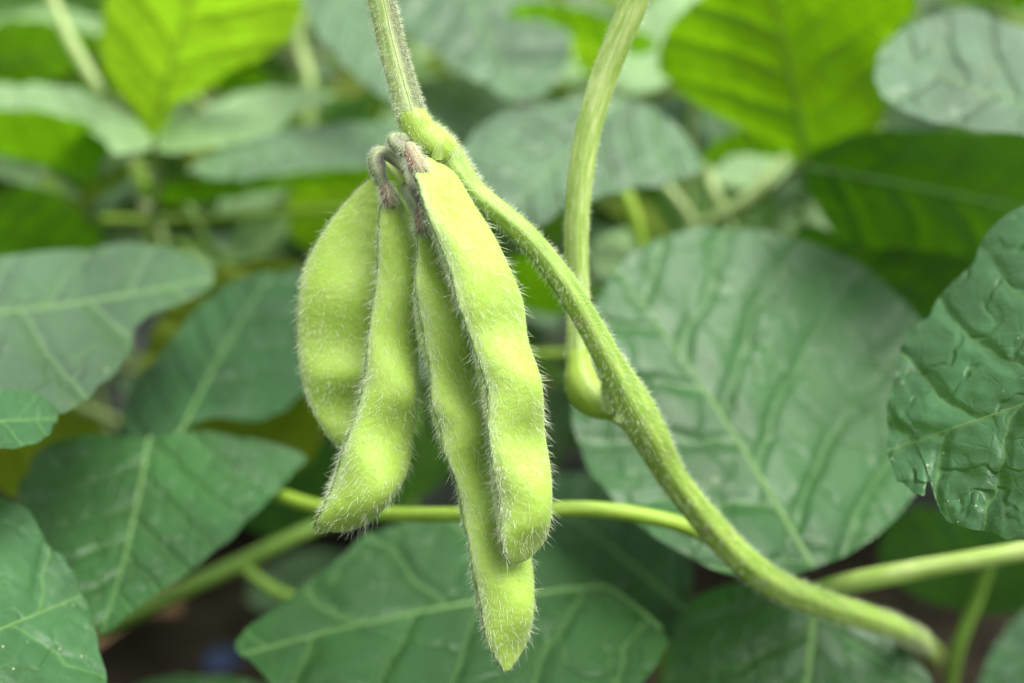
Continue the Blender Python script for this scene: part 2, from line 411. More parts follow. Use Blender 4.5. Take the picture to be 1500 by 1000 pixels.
def _blade(parent, name, outline, base, tip, dep, mat, rows=90, cols=90, fold=0.06, amp=0.010, wave=0.02, seed=1, mid=4.0, curl=0.0, edge=1.2, label=None, blister=0.0, nicks=9, bow=None):
    g = np.random.default_rng(seed)
    poly = crom(outline, 360, closed=True)
    c0 = poly.mean(0)
    poly = poly + np.stack([np.sin(np.arange(360) * 0.35 + seed), np.cos(np.arange(360) * 0.27 + 2 * seed)], -1) * edge
    for _ in range(nicks):
        k0 = g.integers(20, 340); dd = np.abs(np.arange(360) - k0); dep_ = g.uniform(2, 6)
        poly = poly + (c0 - poly) / np.linalg.norm(c0 - poly, axis=1, keepdims=True) * (dep_ * np.exp(-(dd / g.uniform(1.0, 3.0)) ** 2))[:, None]
    base = np.array(base, float); tip = np.array(tip, float)
    L = np.linalg.norm(tip - base); a = (tip - base) / L; b = np.array([-a[1], a[0]])
    S = (poly - base) @ a / L; W = (poly - base) @ b / L
    smin, smax = S.min() + 0.002, S.max() - 0.002
    s = smin + (smax - smin) * (1 - np.cos(np.linspace(0, math.pi, rows))) / 2
    S2 = np.roll(S, -1); W2 = np.roll(W, -1)
    lo = np.zeros(rows); hi = np.zeros(rows)
    for i, si in enumerate(s):
        k = (S - si) * (S2 - si) <= 0
        ww = W[k] + (si - S[k]) / np.where(np.abs(S2[k] - S[k]) < 1e-9, 1e-9, S2[k] - S[k]) * (W2[k] - W[k])
        lo[i], hi[i] = ww.min(), ww.max()
    t = np.linspace(0, 1, cols)[None]
    w = lo[:, None] + (hi - lo)[:, None] * t
    ss = np.repeat(s[:, None], cols, 1)
    px = base[0] + L * (ss * a[0] + w * b[0]); py = base[1] + L * (ss * a[1] + w * b[1])
    bowf = lambda x: (bow if bow is not None else 0.035 * math.sin(seed * 2.3)) * np.sin(math.pi * np.clip(x, 0, 1))
    wpix = w; w = w - bowf(ss)
    d0, gx_, gy_ = dep
    D = d0 + gx_ * (px - c0[0]) / 100 + gy_ * (py - c0[1]) / 100
    Lw = L * d0 / 1500
    irr = np.ones_like(w)
    for _ in range(3):
        irr = irr + 0.22 * np.sin(g.uniform(5, 16) * ss + g.uniform(-14, 14) * w + g.uniform(0, 6))
    sw = ss + 0.02 * np.sin(7 * w + seed) + 0.010 * np.sin(15 * ss + 9 * w + seed)
    rel = -1.15 * amp * quilt(sw, w) * np.clip(irr, 0.4, 1.6) + fold * np.abs(w) + curl * (ss - 0.5) ** 2
    for _ in range(4):
        k1, k2, p = g.uniform(2, 9), g.uniform(2, 9), g.uniform(0, 6)
        rel = rel + wave * 0.5 * np.sin(k1 * ss + k2 * w + p) * (0.3 + np.abs(w) * 1.5)
    if blister:
        bl = np.zeros_like(w); g2 = np.random.default_rng(seed + 77)
        for _ in range(14):
            k1, k2 = g2.normal(0, 26), g2.normal(0, 26)
            bl = bl + np.sin(k1 * ss + k2 * w + g2.uniform(0, 6))
        bl = np.abs(bl) ** 0.8 * np.sign(bl)
        for _ in range(8):
            k1, k2 = g2.normal(0, 60), g2.normal(0, 60)
            bl = bl + 0.45 * np.sin(k1 * ss + k2 * w + g2.uniform(0, 6))
        edge_d = np.minimum(t, 1 - t) * (hi - lo)[:, None]; end = np.clip((ss - 0.55) / 0.4, 0, 1)
        rel = rel - blister * bl * (0.45 + 0.9 * end)
    V = at(px, py, D + rel * Lw)
    A = np.stack([ss, w, np.full_like(w, seed * 1.7)], -1)
    o = mesh(name, V, grid_faces(rows, cols), mat, parent, {"leafco": A})
    if label: o["label"] = label
    if mid:
        # midrib follows the blade's own surface from base to tip
        n = 40; sm = np.linspace(max(0.0, smin + .01), min(0.97, smax - 0.02), n)
        ii = np.searchsorted(s, sm).clip(1, rows - 1)
        pts = []
        for k, i in enumerate(ii):
            f = (sm[k] - s[i - 1]) / (s[i] - s[i - 1])
            def rowpt(r):
                j = np.clip((bowf(s[r]) - lo[r]) / (hi[r] - lo[r]) * (cols - 1), 0, cols - 1.001); j0 = int(j)
                return V[r, j0] * (1 - (j - j0)) + V[r, j0 + 1] * (j - j0)
            pts.append(rowpt(i - 1) * (1 - f) + rowpt(i) * f)
        P = np.array(pts); T = unit(np.gradient(P, axis=0)); toC = unit(CAM - P)
        N2 = unit(np.cross(T, toC)); N1 = np.cross(N2, T)
        R = 0.95 * mid * d0 / 1500 * np.linspace(1, 0.2, n)
        th = np.arange(10) / 10 * 2 * math.pi
        Dv = np.cos(th)[None, :, None] * N1[:, None] * 0.55 + np.sin(th)[None, :, None] * N2[:, None]
        Vt = P[:, None] + R[:, None, None] * Dv
        At = np.stack(np.broadcast_arrays((sm * Lw * 100)[:, None], th[None] / 6.2832, 0.0), -1)
        tgt = o if parent is not None and parent.get('_tri') else parent
        mesh('midrib', Vt, grid_faces(n, 10, True), M['mid'], tgt, {"tubeco": At})
    return o, V

def ovate(base, tip, width, blunt=0.5, skew=0.0):
    """Outline of an egg-shaped leaflet in photo pixels."""
    base = np.array(base, float); tip = np.array(tip, float)
    L = np.linalg.norm(tip - base); a = (tip - base) / L; b = np.array([-a[1], a[0]])
    t = np.array([0.0, 0.05, 0.16, 0.32, 0.5, 0.68, 0.84, 0.95, 1.0])
    h = np.array([0.0, 0.42, 0.82, 1.0, 0.95, 0.75, 0.45, 0.2, 0.0]) * width / 2
    up = [base + a * L * x + b * y * (1 + skew) for x, y in zip(t, h)]
    dn = [base + a * L * x - b * y * (1 - skew) for x, y in zip(t[1:-1][::-1], h[1:-1][::-1])]
    return [tuple(p) for p in up + dn]

def leaf(label, outline, base, tip, dep, mat, stalk=None, group=None, stalk_mat='twig', **kw):
    t = thing('bean_leaf', label, 'leaf', at(base[0], base[1], dep[0]), group)
    o, V = blade(t, 'blade', outline, base, tip, dep, M[mat], **kw)
    if stalk:
        tube('petiole', stalk, M[stalk_mat], t, n=40, m=14)
    return t

G1 = 'large leaves around the pods'
G2 = 'leaves in the blurred row behind'
# --- right hand trifoliate: two leaflets meeting on one stalk
tri = thing('trifoliate_leaf', 'big dark green compound leaf whose leaflets meet behind the lower stem', 'leaf', at(1195, 850, 0.225), G1)
tri['_tri'] = 1
blade(tri, 'leaflet', [(1188, 832), (1262, 800), (1345, 715), (1368, 600), (1345, 470), (1258, 388), (1150, 345), (1040, 333), (950, 355), (885, 420), (848, 520), (838, 600),
      (860, 680), (925, 760), (1010, 815), (1085, 845), (1150, 842)], (1188, 828), (905, 395), (0.232, 0.004, -0.012), M['deep'], rows=130, cols=130, seed=3, fold=0.10, amp=0.015, mid=5, wave=0.03)
blade(tri, 'leaflet', [(1192, 872), (1120, 852), (1045, 862), (1000, 895), (978, 960), (960, 1080), (990, 1180), (1100, 1260), (1240, 1240), (1360, 1130), (1385, 1040), (1340, 965), (1280, 915)],
      (1192, 876), (1130, 1240), (0.222, 0.0, -0.012), M['deep'], rows=100, cols=100, seed=5, fold=0.10, amp=0.016, mid=6)
tube('petiole', [(1660, 770, .20, 15), (1500, 806, .205, 14), (1350, 832, .213, 14), (1250, 852, .22, 15), (1190, 868, .226, 13)], M['stalk'], tri, n=50, m=18, ribs=5, rib_amp=.04)

leaf('crinkled speckled leaf with a ragged notched edge cut by the right border',
     [(1560, 262), (1500, 300), (1446, 340), (1425, 385), (1372, 440), (1322, 508), (1303, 580), (1299, 640), (1306, 680), (1318, 706), (1340, 722), (1356, 720), (1361, 690), (1369, 690), (1379, 722), (1377, 742), (1388, 764), (1420, 772), (1455, 782), (1500, 792), (1600, 800), (1720, 740), (1790, 600), (1760, 420), (1660, 290)],
     (1790, 500), (1300, 660), (0.160, -0.010, -0.008), 'front', rows=190, cols=190, seed=11, fold=0.05, amp=0.011, wave=0.05, mid=3, group=G1, edge=2.0, blister=0.0032)
leaf('sharp green leaf with pale spots filling the bottom left corner',
     [(-60, 700), (0, 727), (40, 745), (66, 790), (98, 822), (122, 870), (142, 935), (158, 1010), (160, 1090), (90, 1180), (-60, 1230), (-230, 1180), (-320, 1020), (-280, 830), (-170, 730)],
     (-300, 1090), (150, 860), (0.165, 0.008, -0.010), 'corner', rows=120, cols=120, seed=21, fold=0.05, amp=0.012, mid=3, group=G1, blister=0.0012)
leaf('small rounded leaf tip poking in from the left border',
     [(-100, 560), (0, 569), (45, 572), (76, 590), (84, 612), (66, 640), (30, 654), (-30, 657), (-120, 650), (-200, 610), (-170, 570)],
     (-200, 610), (84, 612), (0.178, 0.004, -0.020), 'corner', seed=23, amp=0.008, mid=2.5, group=G1)
leaf('broad blue green leaf folded along its ribs at mid left',
     [(-120, 380), (0, 374), (100, 366), (200, 356), (262, 368), (312, 402), (300, 428), (236, 456), (203, 474), (188, 520), (145, 568), (92, 604), (50, 590), (-40, 640), (-180, 640), (-280, 520), (-220, 410)],
     (-280, 470), (314, 408), (0.225, 0.003, -0.030), 'grey', rows=110, cols=110, seed=25, fold=0.02, amp=0.012, mid=3.5, group=G1, wave=0.05)
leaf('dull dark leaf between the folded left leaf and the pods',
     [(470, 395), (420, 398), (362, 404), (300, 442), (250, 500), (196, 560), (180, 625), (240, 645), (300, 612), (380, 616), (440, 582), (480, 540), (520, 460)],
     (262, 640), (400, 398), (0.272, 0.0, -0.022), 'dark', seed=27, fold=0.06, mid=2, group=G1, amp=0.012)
leaf('wide green leaf spread below the left pods, its midrib slanting down',
     [(215, 640), (150, 634), (70, 650), (32, 700), (28, 742), (60, 800), (105, 860), (150, 925), (215, 878), (272, 840), (335, 790), (382, 742), (432, 690), (444, 664), (360, 640), (285, 631)],
     (218, 638), (150, 925), (0.225, 0.0, -0.016), 'deep', rows=110, cols=110, seed=29, fold=0.10, amp=0.018, mid=2.5, group=G1)
leaf('long green leaf lying low beneath the hanging pod tips',
     [(345, 940), (400, 892), (490, 822), (540, 780), (620, 762), (720, 762), (800, 790), (880, 850), (945, 900), (978, 940), (930, 1010), (840, 1080), (700, 1110), (560, 1090), (430, 1030), (380, 980)],
     (978, 850), (345, 960), (0.215, 0.0, -0.020), 'deep', rows=110, cols=110, seed=31, fold=0.06, amp=0.018, mid=4, group=G1)
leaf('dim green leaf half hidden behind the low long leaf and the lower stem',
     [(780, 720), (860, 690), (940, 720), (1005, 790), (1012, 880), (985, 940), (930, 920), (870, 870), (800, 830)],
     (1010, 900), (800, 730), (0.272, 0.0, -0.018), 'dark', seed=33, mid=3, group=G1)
leaf('glossy grey green leaf tip curling down in the top right corner',
     [(1283, 92), (1310, 52), (1368, 22), (1420, 14), (1500, 42), (1600, 70), (1680, 130), (1640, 190), (1560, 205), (1500, 198), (1420, 190), (1345, 172), (1310, 155), (1286, 130)],
     (1680, 200), (1300, 75), (0.245, 0.0, -0.030), 'lit_grey', rows=110, cols=110, seed=35, fold=0.03, amp=0.034, mid=3, group=G1, wave=0.05)
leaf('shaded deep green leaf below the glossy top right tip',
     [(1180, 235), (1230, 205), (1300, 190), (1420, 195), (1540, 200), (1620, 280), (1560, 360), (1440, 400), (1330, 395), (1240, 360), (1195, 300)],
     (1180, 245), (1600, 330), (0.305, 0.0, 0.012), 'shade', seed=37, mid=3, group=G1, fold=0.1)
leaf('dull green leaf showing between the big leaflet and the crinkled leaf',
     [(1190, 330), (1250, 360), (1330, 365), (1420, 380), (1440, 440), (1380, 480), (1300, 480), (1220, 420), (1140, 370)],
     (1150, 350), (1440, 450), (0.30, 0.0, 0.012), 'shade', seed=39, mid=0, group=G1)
leaf('broad backlit yellow green leaf at the upper right',
     [(964, 85), (980, 40), (1020, 2), (1080, -40), (1180, -70), (1290, -50), (1345, 5), (1305, 55), (1286, 100), (1298, 150), (1290, 185), (1258, 202), (1205, 206), (1182, 236), (1140, 212), (1062, 176), (1002, 142), (970, 112)],
     (1182, 232), (1120, -70), (0.315, 0.0, 0.016), 'leafgreen', rows=100, cols=100, seed=41, fold=0.05, amp=0.012, mid=3.0, group=G2,
     stalk=[(1182, 232, .33, 6), (1130, 280, .345, 6), (1080, 315, .36, 7), (1050, 360, .37, 7)], stalk_mat='paletwig')
leaf('bright green leaf edge tucked under the broad backlit leaf',
     [(1025, 235), (1050, 205), (1100, 188), (1150, 205), (1180, 236), (1130, 232), (1080, 226), (1030, 246)],
     (1180, 238), (1028, 242), (0.345, 0.0, 0.02), 'grass', seed=43, mid=0, group=G2)
leaf('pale green leaf under the backlit leaf, behind a crooked stalk',
     ovate((1160, 232), (1035, 262), 62), (1160, 232), (1035, 262), (0.37, 0.0, -0.03), 'pale', seed=45, mid=0, group=G2)

# --- upper left trifoliate
tri2 = thing('trifoliate_leaf', 'compound leaf at upper left with one upright lime leaflet and two pale flat ones', 'leaf', at(226, 212, 0.34), G2)
tri2['_tri'] = 1
blade(tri2, 'leaflet', [(226, 192), (205, 175), (168, 130), (148, 80), (150, 30), (165, -20), (230, -90), (330, -110), (410, -60), (444, 0), (432, 42), (408, 72), (340, 106), (268, 152)],
      (226, 192), (330, -110), (0.335, 0.0, 0.022), M['lime'], rows=100, cols=100, seed=51, fold=0.04, amp=0.010, mid=2.5, label='upright lime leaflet lit from behind')
blade(tri2, 'leaflet', [(222, 214), (206, 184), (160, 152), (100, 128), (0, 122), (-100, 130), (-150, 150), (-80, 165), (0, 162), (80, 168), (150, 205), (170, 226)],
      (222, 212), (-150, 148), (0.33, 0.0, -0.055), M['pale'], seed=53, fold=0.02, amp=0.008, mid=2.5)
blade(tri2, 'leaflet', [(232, 222), (238, 192), (298, 160), (360, 134), (430, 128), (492, 138), (470, 152), (430, 168), (395, 200), (320, 215), (270, 222)],
      (232, 214), (490, 138), (0.35, 0.0, -0.055), M['pale'], seed=55, fold=0.02, amp=0.012, mid=2.5)
tube('petiole', [(226, 212, .34, 6), (232, 260, .352, 6.5), (225, 320, .365, 7), (240, 420, .39, 7)], M['paletwig'], tri2, n=40, m=14)
leaf('deep green backlit leaf at the left border under a pale leaflet',
     [(-140, 190), (-60, 165), (0, 160), (70, 165), (160, 198), (142, 245), (130, 272), (60, 244), (0, 228), (-80, 225)],
     (150, 262), (-140, 195), (0.325, 0.0, 0.035), 'grass', seed=57, mid=2, group=G2, fold=0.03)
leaf('thin silvery leaf seen edge on below the left backlit leaf',
     [(-80, 225), (0, 232), (50, 245), (100, 272), (120, 290), (60, 278), (0, 262), (-80, 262)], (120, 288), (-80, 240), (0.35, 0.0, -0.06), 'pale', seed=59, mid=0, group=G2)
leaf('grey blue leaf with pale ribs left of the node',
     [(276, 250), (310, 226), (350, 208), (430, 190), (520, 180), (600, 182), (620, 205), (590, 235), (540, 246), (450, 250), (400, 256), (330, 264)],
     (610, 200), (278, 252), (0.325, 0.0, -0.050), 'lit_grey', seed=61, amp=0.02, mid=2.5, group=G2)
leaf('narrow green leaf edge under the grey blue leaf',
     [(205, 270), (260, 268), (340, 262), (420, 256), (520, 250), (560, 262), (470, 275), (400, 280), (330, 292), (260, 300), (215, 290)],
     (560, 262), (210, 282), (0.36, 0.0, 0.04), 'grass', seed=63, mid=0, group=G2)
leaf('lime leaf glowing just left of the first pod top',
     [(420, 300), (450, 262), (520, 240), (600, 250), (620, 320), (560, 380), (480, 380), (430, 350)],
     (610, 260), (425, 320), (0.39, 0.0, 0.03), 'lime', seed=65, mid=0, group=G2)
leaf('broad ribbed grey leaf behind the node, between the two stalks',
     [(672, 232), (700, 190), (740, 165), (820, 150), (890, 138), (960, 160), (1005, 200), (1030, 242), (985, 268), (930, 276), (880, 288), (832, 304), (782, 332), (735, 300), (695, 275)],
     (915, 140), (735, 318), (0.275, 0.002, -0.026), 'lit_grey', rows=110, cols=110, seed=67, amp=0.034, mid=3, group=G2, fold=0.16)
leaf('silvery leaf hanging with a pale midrib above the ribbed grey leaf',
     [(560, -40), (640, -90), (740, -80), (800, -10), (835, 45), (825, 110), (770, 150), (700, 120), (640, 80), (590, 40)],
     (660, -90), (762, 150), (0.36, 0.0, -0.030), 'lit_grey', seed=69, amp=0.02, mid=4, group=G2, fold=0.12)
leaf('long green leaf hanging left of the top stalk',
     [(430, -60), (500, -60), (540, 10), (560, 70), (590, 130), (575, 150), (530, 120), (490, 80), (455, 30)],
     (460, -60), (590, 148), (0.33, 0.0, -0.03), 'lit_grey', seed=71, mid=3, group=G2)
leaf('green arching leaf margin crossing behind the pale ribbed stalk at the top',
     [(740, 20), (770, 4), (830, 8), (900, 30), (960, 60), (940, 80), (860, 60), (800, 32), (760, 28)],
     (960, 72), (742, 22), (0.345, 0.0, 0.03), 'grass', seed=73, mid=0, group=G2)
leaf('small lime leaf glowing left of the pale ribbed stalk',
     ovate((910, 110), (830, 55), 60), (910, 110), (830, 55), (0.42, 0.0, 0.03), 'lime', seed=75, mid=0, group=G2)
leaf('leaf coloured pale as if catching the light, beside the small lime leaf',
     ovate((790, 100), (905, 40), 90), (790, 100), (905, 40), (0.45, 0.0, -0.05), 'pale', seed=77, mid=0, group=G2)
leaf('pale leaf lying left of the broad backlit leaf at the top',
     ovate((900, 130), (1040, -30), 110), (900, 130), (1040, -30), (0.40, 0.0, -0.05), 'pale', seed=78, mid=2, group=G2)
leaf('flat blue green leaf behind the right side of the top stalk',
     ovate((760, 180), (600, 130), 100), (760, 180), (600, 130), (0.38, 0.0, -0.045), 'lit_grey', seed=79, mid=2.5, group=G2)
leaf('yellowing leaf behind the dull dark leaf',
     [(210, 520), (250, 440), (310, 395), (380, 380), (450, 390), (420, 420), (330, 430), (280, 470), (240, 540), (215, 590)],
     (450, 385), (215, 590), (0.33, 0.0, 0.01), 'olive', seed=81, mid=2, group=G2)
leaf('olive leaf showing below the dull dark leaf beside the first pod',
     [(270, 610), (340, 595), (420, 575), (480, 590), (470, 650), (430, 690), (360, 660), (300, 650)],
     (280, 620), (480, 650), (0.30, 0.0, 0.02), 'olive', seed=83, mid=2, group=G2)
leaf('small whitish leaf between the thin stalks left of the pods',
     ovate((340, 370), (430, 320), 60), (340, 370), (430, 320), (0.40, 0.0, -0.05), 'pale', seed=85, mid=0, group=G2)
leaf('pale leaf curled over the thin crossing stalk',
     ovate((320, 310), (430, 262), 50), (320, 310), (430, 262), (0.40, 0.0, -0.06), 'pale', seed=86, mid=0, group=G2)
leaf('light green leaf behind the stalk fork, left of the big leaflet',
     ovate((870, 400), (935, 335), 62), (870, 400), (935, 335), (0.33, 0.0, -0.03), 'pale', seed=87, mid=0, group=G2)
leaf('bright green leaf peeping between pod and main stem',
     [(750, 380), (800, 375), (850, 400), (845, 450), (800, 462), (755, 440)], (850, 440), (750, 390), (0.36, 0, 0.03), 'grass', seed=89, mid=0, group=G2)
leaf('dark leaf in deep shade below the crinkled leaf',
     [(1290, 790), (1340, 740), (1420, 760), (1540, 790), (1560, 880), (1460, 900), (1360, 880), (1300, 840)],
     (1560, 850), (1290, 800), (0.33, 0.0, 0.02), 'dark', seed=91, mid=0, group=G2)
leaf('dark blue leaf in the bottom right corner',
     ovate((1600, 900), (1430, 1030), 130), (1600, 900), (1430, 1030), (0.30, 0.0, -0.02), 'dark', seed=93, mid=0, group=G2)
leaf('green leaf at the bottom edge below the dark gap',
     ovate((150, 1060), (480, 1040), 130), (150, 1060), (480, 1040), (0.30, 0.0, -0.02), 'deep', seed=95, mid=2, group=G2)
leaf('shaded leaf behind the wide left leaf, filling the gap by the border',
     ovate((-60, 620), (210, 700), 160), (-60, 620), (210, 700), (0.29, 0.0, 0.012), 'olive', seed=97, mid=0, group=G2)
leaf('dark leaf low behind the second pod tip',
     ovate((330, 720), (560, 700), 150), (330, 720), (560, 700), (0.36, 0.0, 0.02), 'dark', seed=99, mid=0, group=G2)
leaf('green leaf behind the gap at the lower stalk fork',
     ovate((640, 640), (560, 740), 90), (640, 640), (560, 740), (0.36, 0.0, 0.0), 'grass', seed=101, mid=0, group=G2)
leaf('mossy green leaf at the left border behind the folded leaf',
     ovate((-40, 330), (170, 380), 150), (-40, 330), (170, 380), (0.33, 0.0, 0.02), 'grass', seed=103, mid=0, group=G2)
leaf('green leaf at the top left corner behind a slanting stalk',
     ovate((-60, 100), (150, 60), 110), (-60, 100), (150, 60), (0.43, 0.0, 0.02), 'grass', seed=105, mid=2, group=G2)
leaf('pale leaf across the top left corner',
     ovate((-40, 30), (170, 40), 60), (-40, 30), (170, 40), (0.47, 0.0, -0.06), 'pale', seed=107, mid=0, group=G2)

# ------------------------------------------------------------------ stalks in the background
GS = 'stalks in the blurred row behind'
def stalk(label, ctrl, mat, **kw):
    c = ctrl[len(ctrl) // 2]
    V, D, T, A = tube_data(ctrl, n=50, m=14, ribs=5, rib_amp=.03)
    o = mesh('leaf_stalk', V, grid_faces(50, 14, True), M[mat], None, {"tubeco": A}, loc=V[0].mean(0))
    return tag(o, label, 'stalk', GS)
stalk('pale straight stalk slanting down from the top left corner', [(50, -80, .36, 9), (85, 20, .355, 9), (120, 90, .35, 9), (150, 140, .35, 8)], 'paletwig')
stalk('cream stalk standing behind the upper left leaflets', [(455, -40, .43, 9), (440, 60, .43, 9), (455, 130, .42, 8), (450, 260, .42, 8)], 'paletwig')
stalk('light stalk passing down left of the top stalk', [(500, -60, .42, 9), (535, 30, .42, 9), (560, 110, .42, 9), (545, 190, .43, 8), (500, 260, .43, 8)], 'twig')
stalk('thin stalk running level from the left leaves to the first pod', [(150, 322, .38, 6), (260, 322, .375, 6), (380, 315, .37, 6), (520, 305, .365, 6), (640, 300, .37, 6)], 'twig')
stalk('short stalk leaning behind the level thin stalk', [(270, 290, .39, 7), (300, 350, .385, 7), (330, 400, .38, 7)], 'dstalk')
stalk('short cream stalk left of the leaning one', [(215, 300, .41, 8), (230, 340, .405, 8), (240, 380, .40, 8)], 'paletwig')
stalk('cream stalk meeting the crooked stalk above the big leaflet', [(1030, 240, .35, 9), (1045, 280, .345, 9), (1060, 312, .345, 9), (1075, 345, .345, 8)], 'paletwig')
stalk('pale stalk bridging from the crooked stalk towards the backlit leaf', [(1010, 335, .345, 7), (1060, 312, .34, 8), (1100, 285, .34, 8), (1150, 230, .345, 7)], 'paletwig')
stalk('green stalk dropping behind the ribbed grey leaf', [(905, 260, .32, 11), (925, 310, .32, 11), (945, 380, .325, 10)], 'twig')
stalk('yellowish stalk leaning left of the crooked stalk', [(960, 255, .36, 7), (990, 290, .355, 7), (1020, 330, .35, 7)], 'paletwig')
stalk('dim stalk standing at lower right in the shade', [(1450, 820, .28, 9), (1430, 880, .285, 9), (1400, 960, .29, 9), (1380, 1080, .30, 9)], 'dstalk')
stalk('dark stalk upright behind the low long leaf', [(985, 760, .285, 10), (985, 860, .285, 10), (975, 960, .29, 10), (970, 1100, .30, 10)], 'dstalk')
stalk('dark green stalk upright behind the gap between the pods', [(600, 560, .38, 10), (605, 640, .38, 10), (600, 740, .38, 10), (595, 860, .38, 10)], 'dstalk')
stalk('thin level stalk seen between pod and main stem', [(700, 517, .30, 6), (790, 517, .30, 6), (860, 516, .30, 6), (950, 520, .31, 6)], 'twig')
fork = thing('leaf_stalk', 'forked dark green stalk crossing the gap at lower left', 'stalk', at(330, 830, .30), GS)
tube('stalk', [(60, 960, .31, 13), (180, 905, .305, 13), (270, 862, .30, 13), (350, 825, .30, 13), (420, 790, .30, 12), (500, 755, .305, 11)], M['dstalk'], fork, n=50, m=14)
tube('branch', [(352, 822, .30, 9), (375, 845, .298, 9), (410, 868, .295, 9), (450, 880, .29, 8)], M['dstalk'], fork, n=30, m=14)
stalk('thin light green stalk running level behind the pod tips', [(250, 690, .275, 10), (330, 704, .258, 10), (405, 724, .240, 10), (470, 742, .222, 10), (560, 752, .203, 11), (700, 752, .188, 11), (850, 744, .187, 11.5), (950, 756, .19, 11.5), (1010, 772, .192, 11.5), (1055, 798, .195, 11)], 'twig')

# ------------------------------------------------------------------ main stem and the two stalks in focus
ms = thing('main_bean_plant', 'thick hairy main stem curving down right from the node', 'stem', at(650, 225, .157))
o, V, D, T = tube('stem', [(628, 190, .1585, 15), (650, 222, .158, 24), (668, 252, .158, 24), (700, 288, .1585, 19.5), (770, 346, .160, 18.5), (832, 424, .162, 19.5), (888, 520, .165, 21), (922, 584, .168, 29), (945, 625, .17, 29),
      (985, 698, .175, 22.5), (1050, 780, .183, 22.5), (1120, 845, .191, 22.5), (1200, 882, .199, 21), (1285, 908, .209, 19), (1325, 925, .218, 17.5), (1346, 938, .24, 17), (1356, 950, .29, 17), (1362, 958, .38, 17), (1366, 966, .60, 17)], M['stem'], ms, n=240, m=36, ribs=6, rib_amp=.045, wob=0.008)
def tube_hair(name, V, D, T, n, lo, hi, rad, parent, seed, i0=0.0, i1=1.0, mat='hair', lean=0.3, **kw):
    g = np.random.default_rng(seed)
    i = g.integers(int(i0 * len(V)), int(i1 * len(V)), n); j = g.integers(0, V.shape[1], n)
    jit = g.uniform(-.5, .5, (n, 1)) * (np.roll(V, -1, 0)[i, j] - V[i, j]) * (i < len(V) - 1)[:, None]
    return hair_mesh(name, V[i, j] + jit, D[i, j], T[i], g.uniform(lo, hi, n), rad, M[mat], parent, lean=lean, seed=seed, **kw)
tube_hair('hair', V, D, T, 6500, .0004, .0012, .000024, o, 201, 0, 0.85)

ts = thing('leaf_stalk', 'hairy stalk with a purplish groove rising from the node to the top edge', 'stalk', at(645, 225, .157))
o, V, D, T = tube('stalk', [(500, -260, .150, 20), (530, -120, .152, 20), (556, -10, .153, 20), (572, 60, .154, 20), (588, 120, .1545, 20.5), (602, 168, .155, 21.5)], M['groove'], ts, n=120, m=36, ribs=6, rib_amp=.035)
tube_hair('hair', V, D, T, 4200, .0003, .0009, .000022, o, 203)
o, V, D, T = tube('pulvinus', [(600, 164, .155, 21.5), (609, 184, .155, 24), (622, 202, .1555, 25.5), (640, 216, .156, 25), (652, 226, .157, 21)], M['pulvinus'], ts, n=40, m=36, wob=0.008)
tube_hair('hair', V, D, T, 900, .0003, .0009, .000022, o, 205)
# little stipule at the foot of the stalk
tube('stipule', [(640, 232, .1535, 9), (642, 222, .153, 8), (646, 212, .1525, 5), (650, 203, .1522, 1)], M['stalk'], ts, n=14, m=10, taper_end=True)

rs = thing('leaf_stalk', 'smooth pale ribbed stalk curving from the top edge to join the main stem', 'stalk', at(920, 600, .17))
o, V, D, T = tube('stalk', [(1010, -260, .160, 22), (960, -90, .163, 22), (930, 0, .165, 21.5), (888, 105, .168, 20.5), (862, 190, .170, 20), (848, 280, .172, 19.5), (844, 360, .174, 18.5), (846, 430, .176, 18), (846, 490, .176, 17), (846, 522, .176, 17)], M['stalk'], rs, n=140, m=36, ribs=6, rib_amp=.045)
tube_hair('hair', V, D, T, 1500, .0003, .0008, .00002, o, 207)
o, V, D, T = tube('pulvinus', [(846, 512, .176, 17.5), (847, 530, .1757, 19), (850, 552, .1753, 24), (858, 574, .1748, 26.5), (876, 588, .174, 25), (902, 596, .173, 21), (926, 610, .172, 23), (948, 636, .171, 16)], M['pulvinus'], rs, n=50, m=30, wob=0.006)
tube_hair('hair', V, D, T, 500, .0003, .0008, .00002, o, 209)
ab, V, D, T = tube('axillary_bud', [(898, 600, .1685, 12), (894, 582, .168, 12), (889, 566, .168, 9), (884, 548, .1682, 1)], M['stalk'], rs, n=18, m=16, taper_end=True)
tube_hair('hair', V, D, T, 500, .0004, .0011, .000024, ab, 211)
tube('stipule', [(905, 616, .1672, 8), (914, 596, .1668, 7), (921, 580, .1668, 5), (926, 562, .1672, 1)], M['paletwig'], rs, n=14, m=10, taper_end=True)

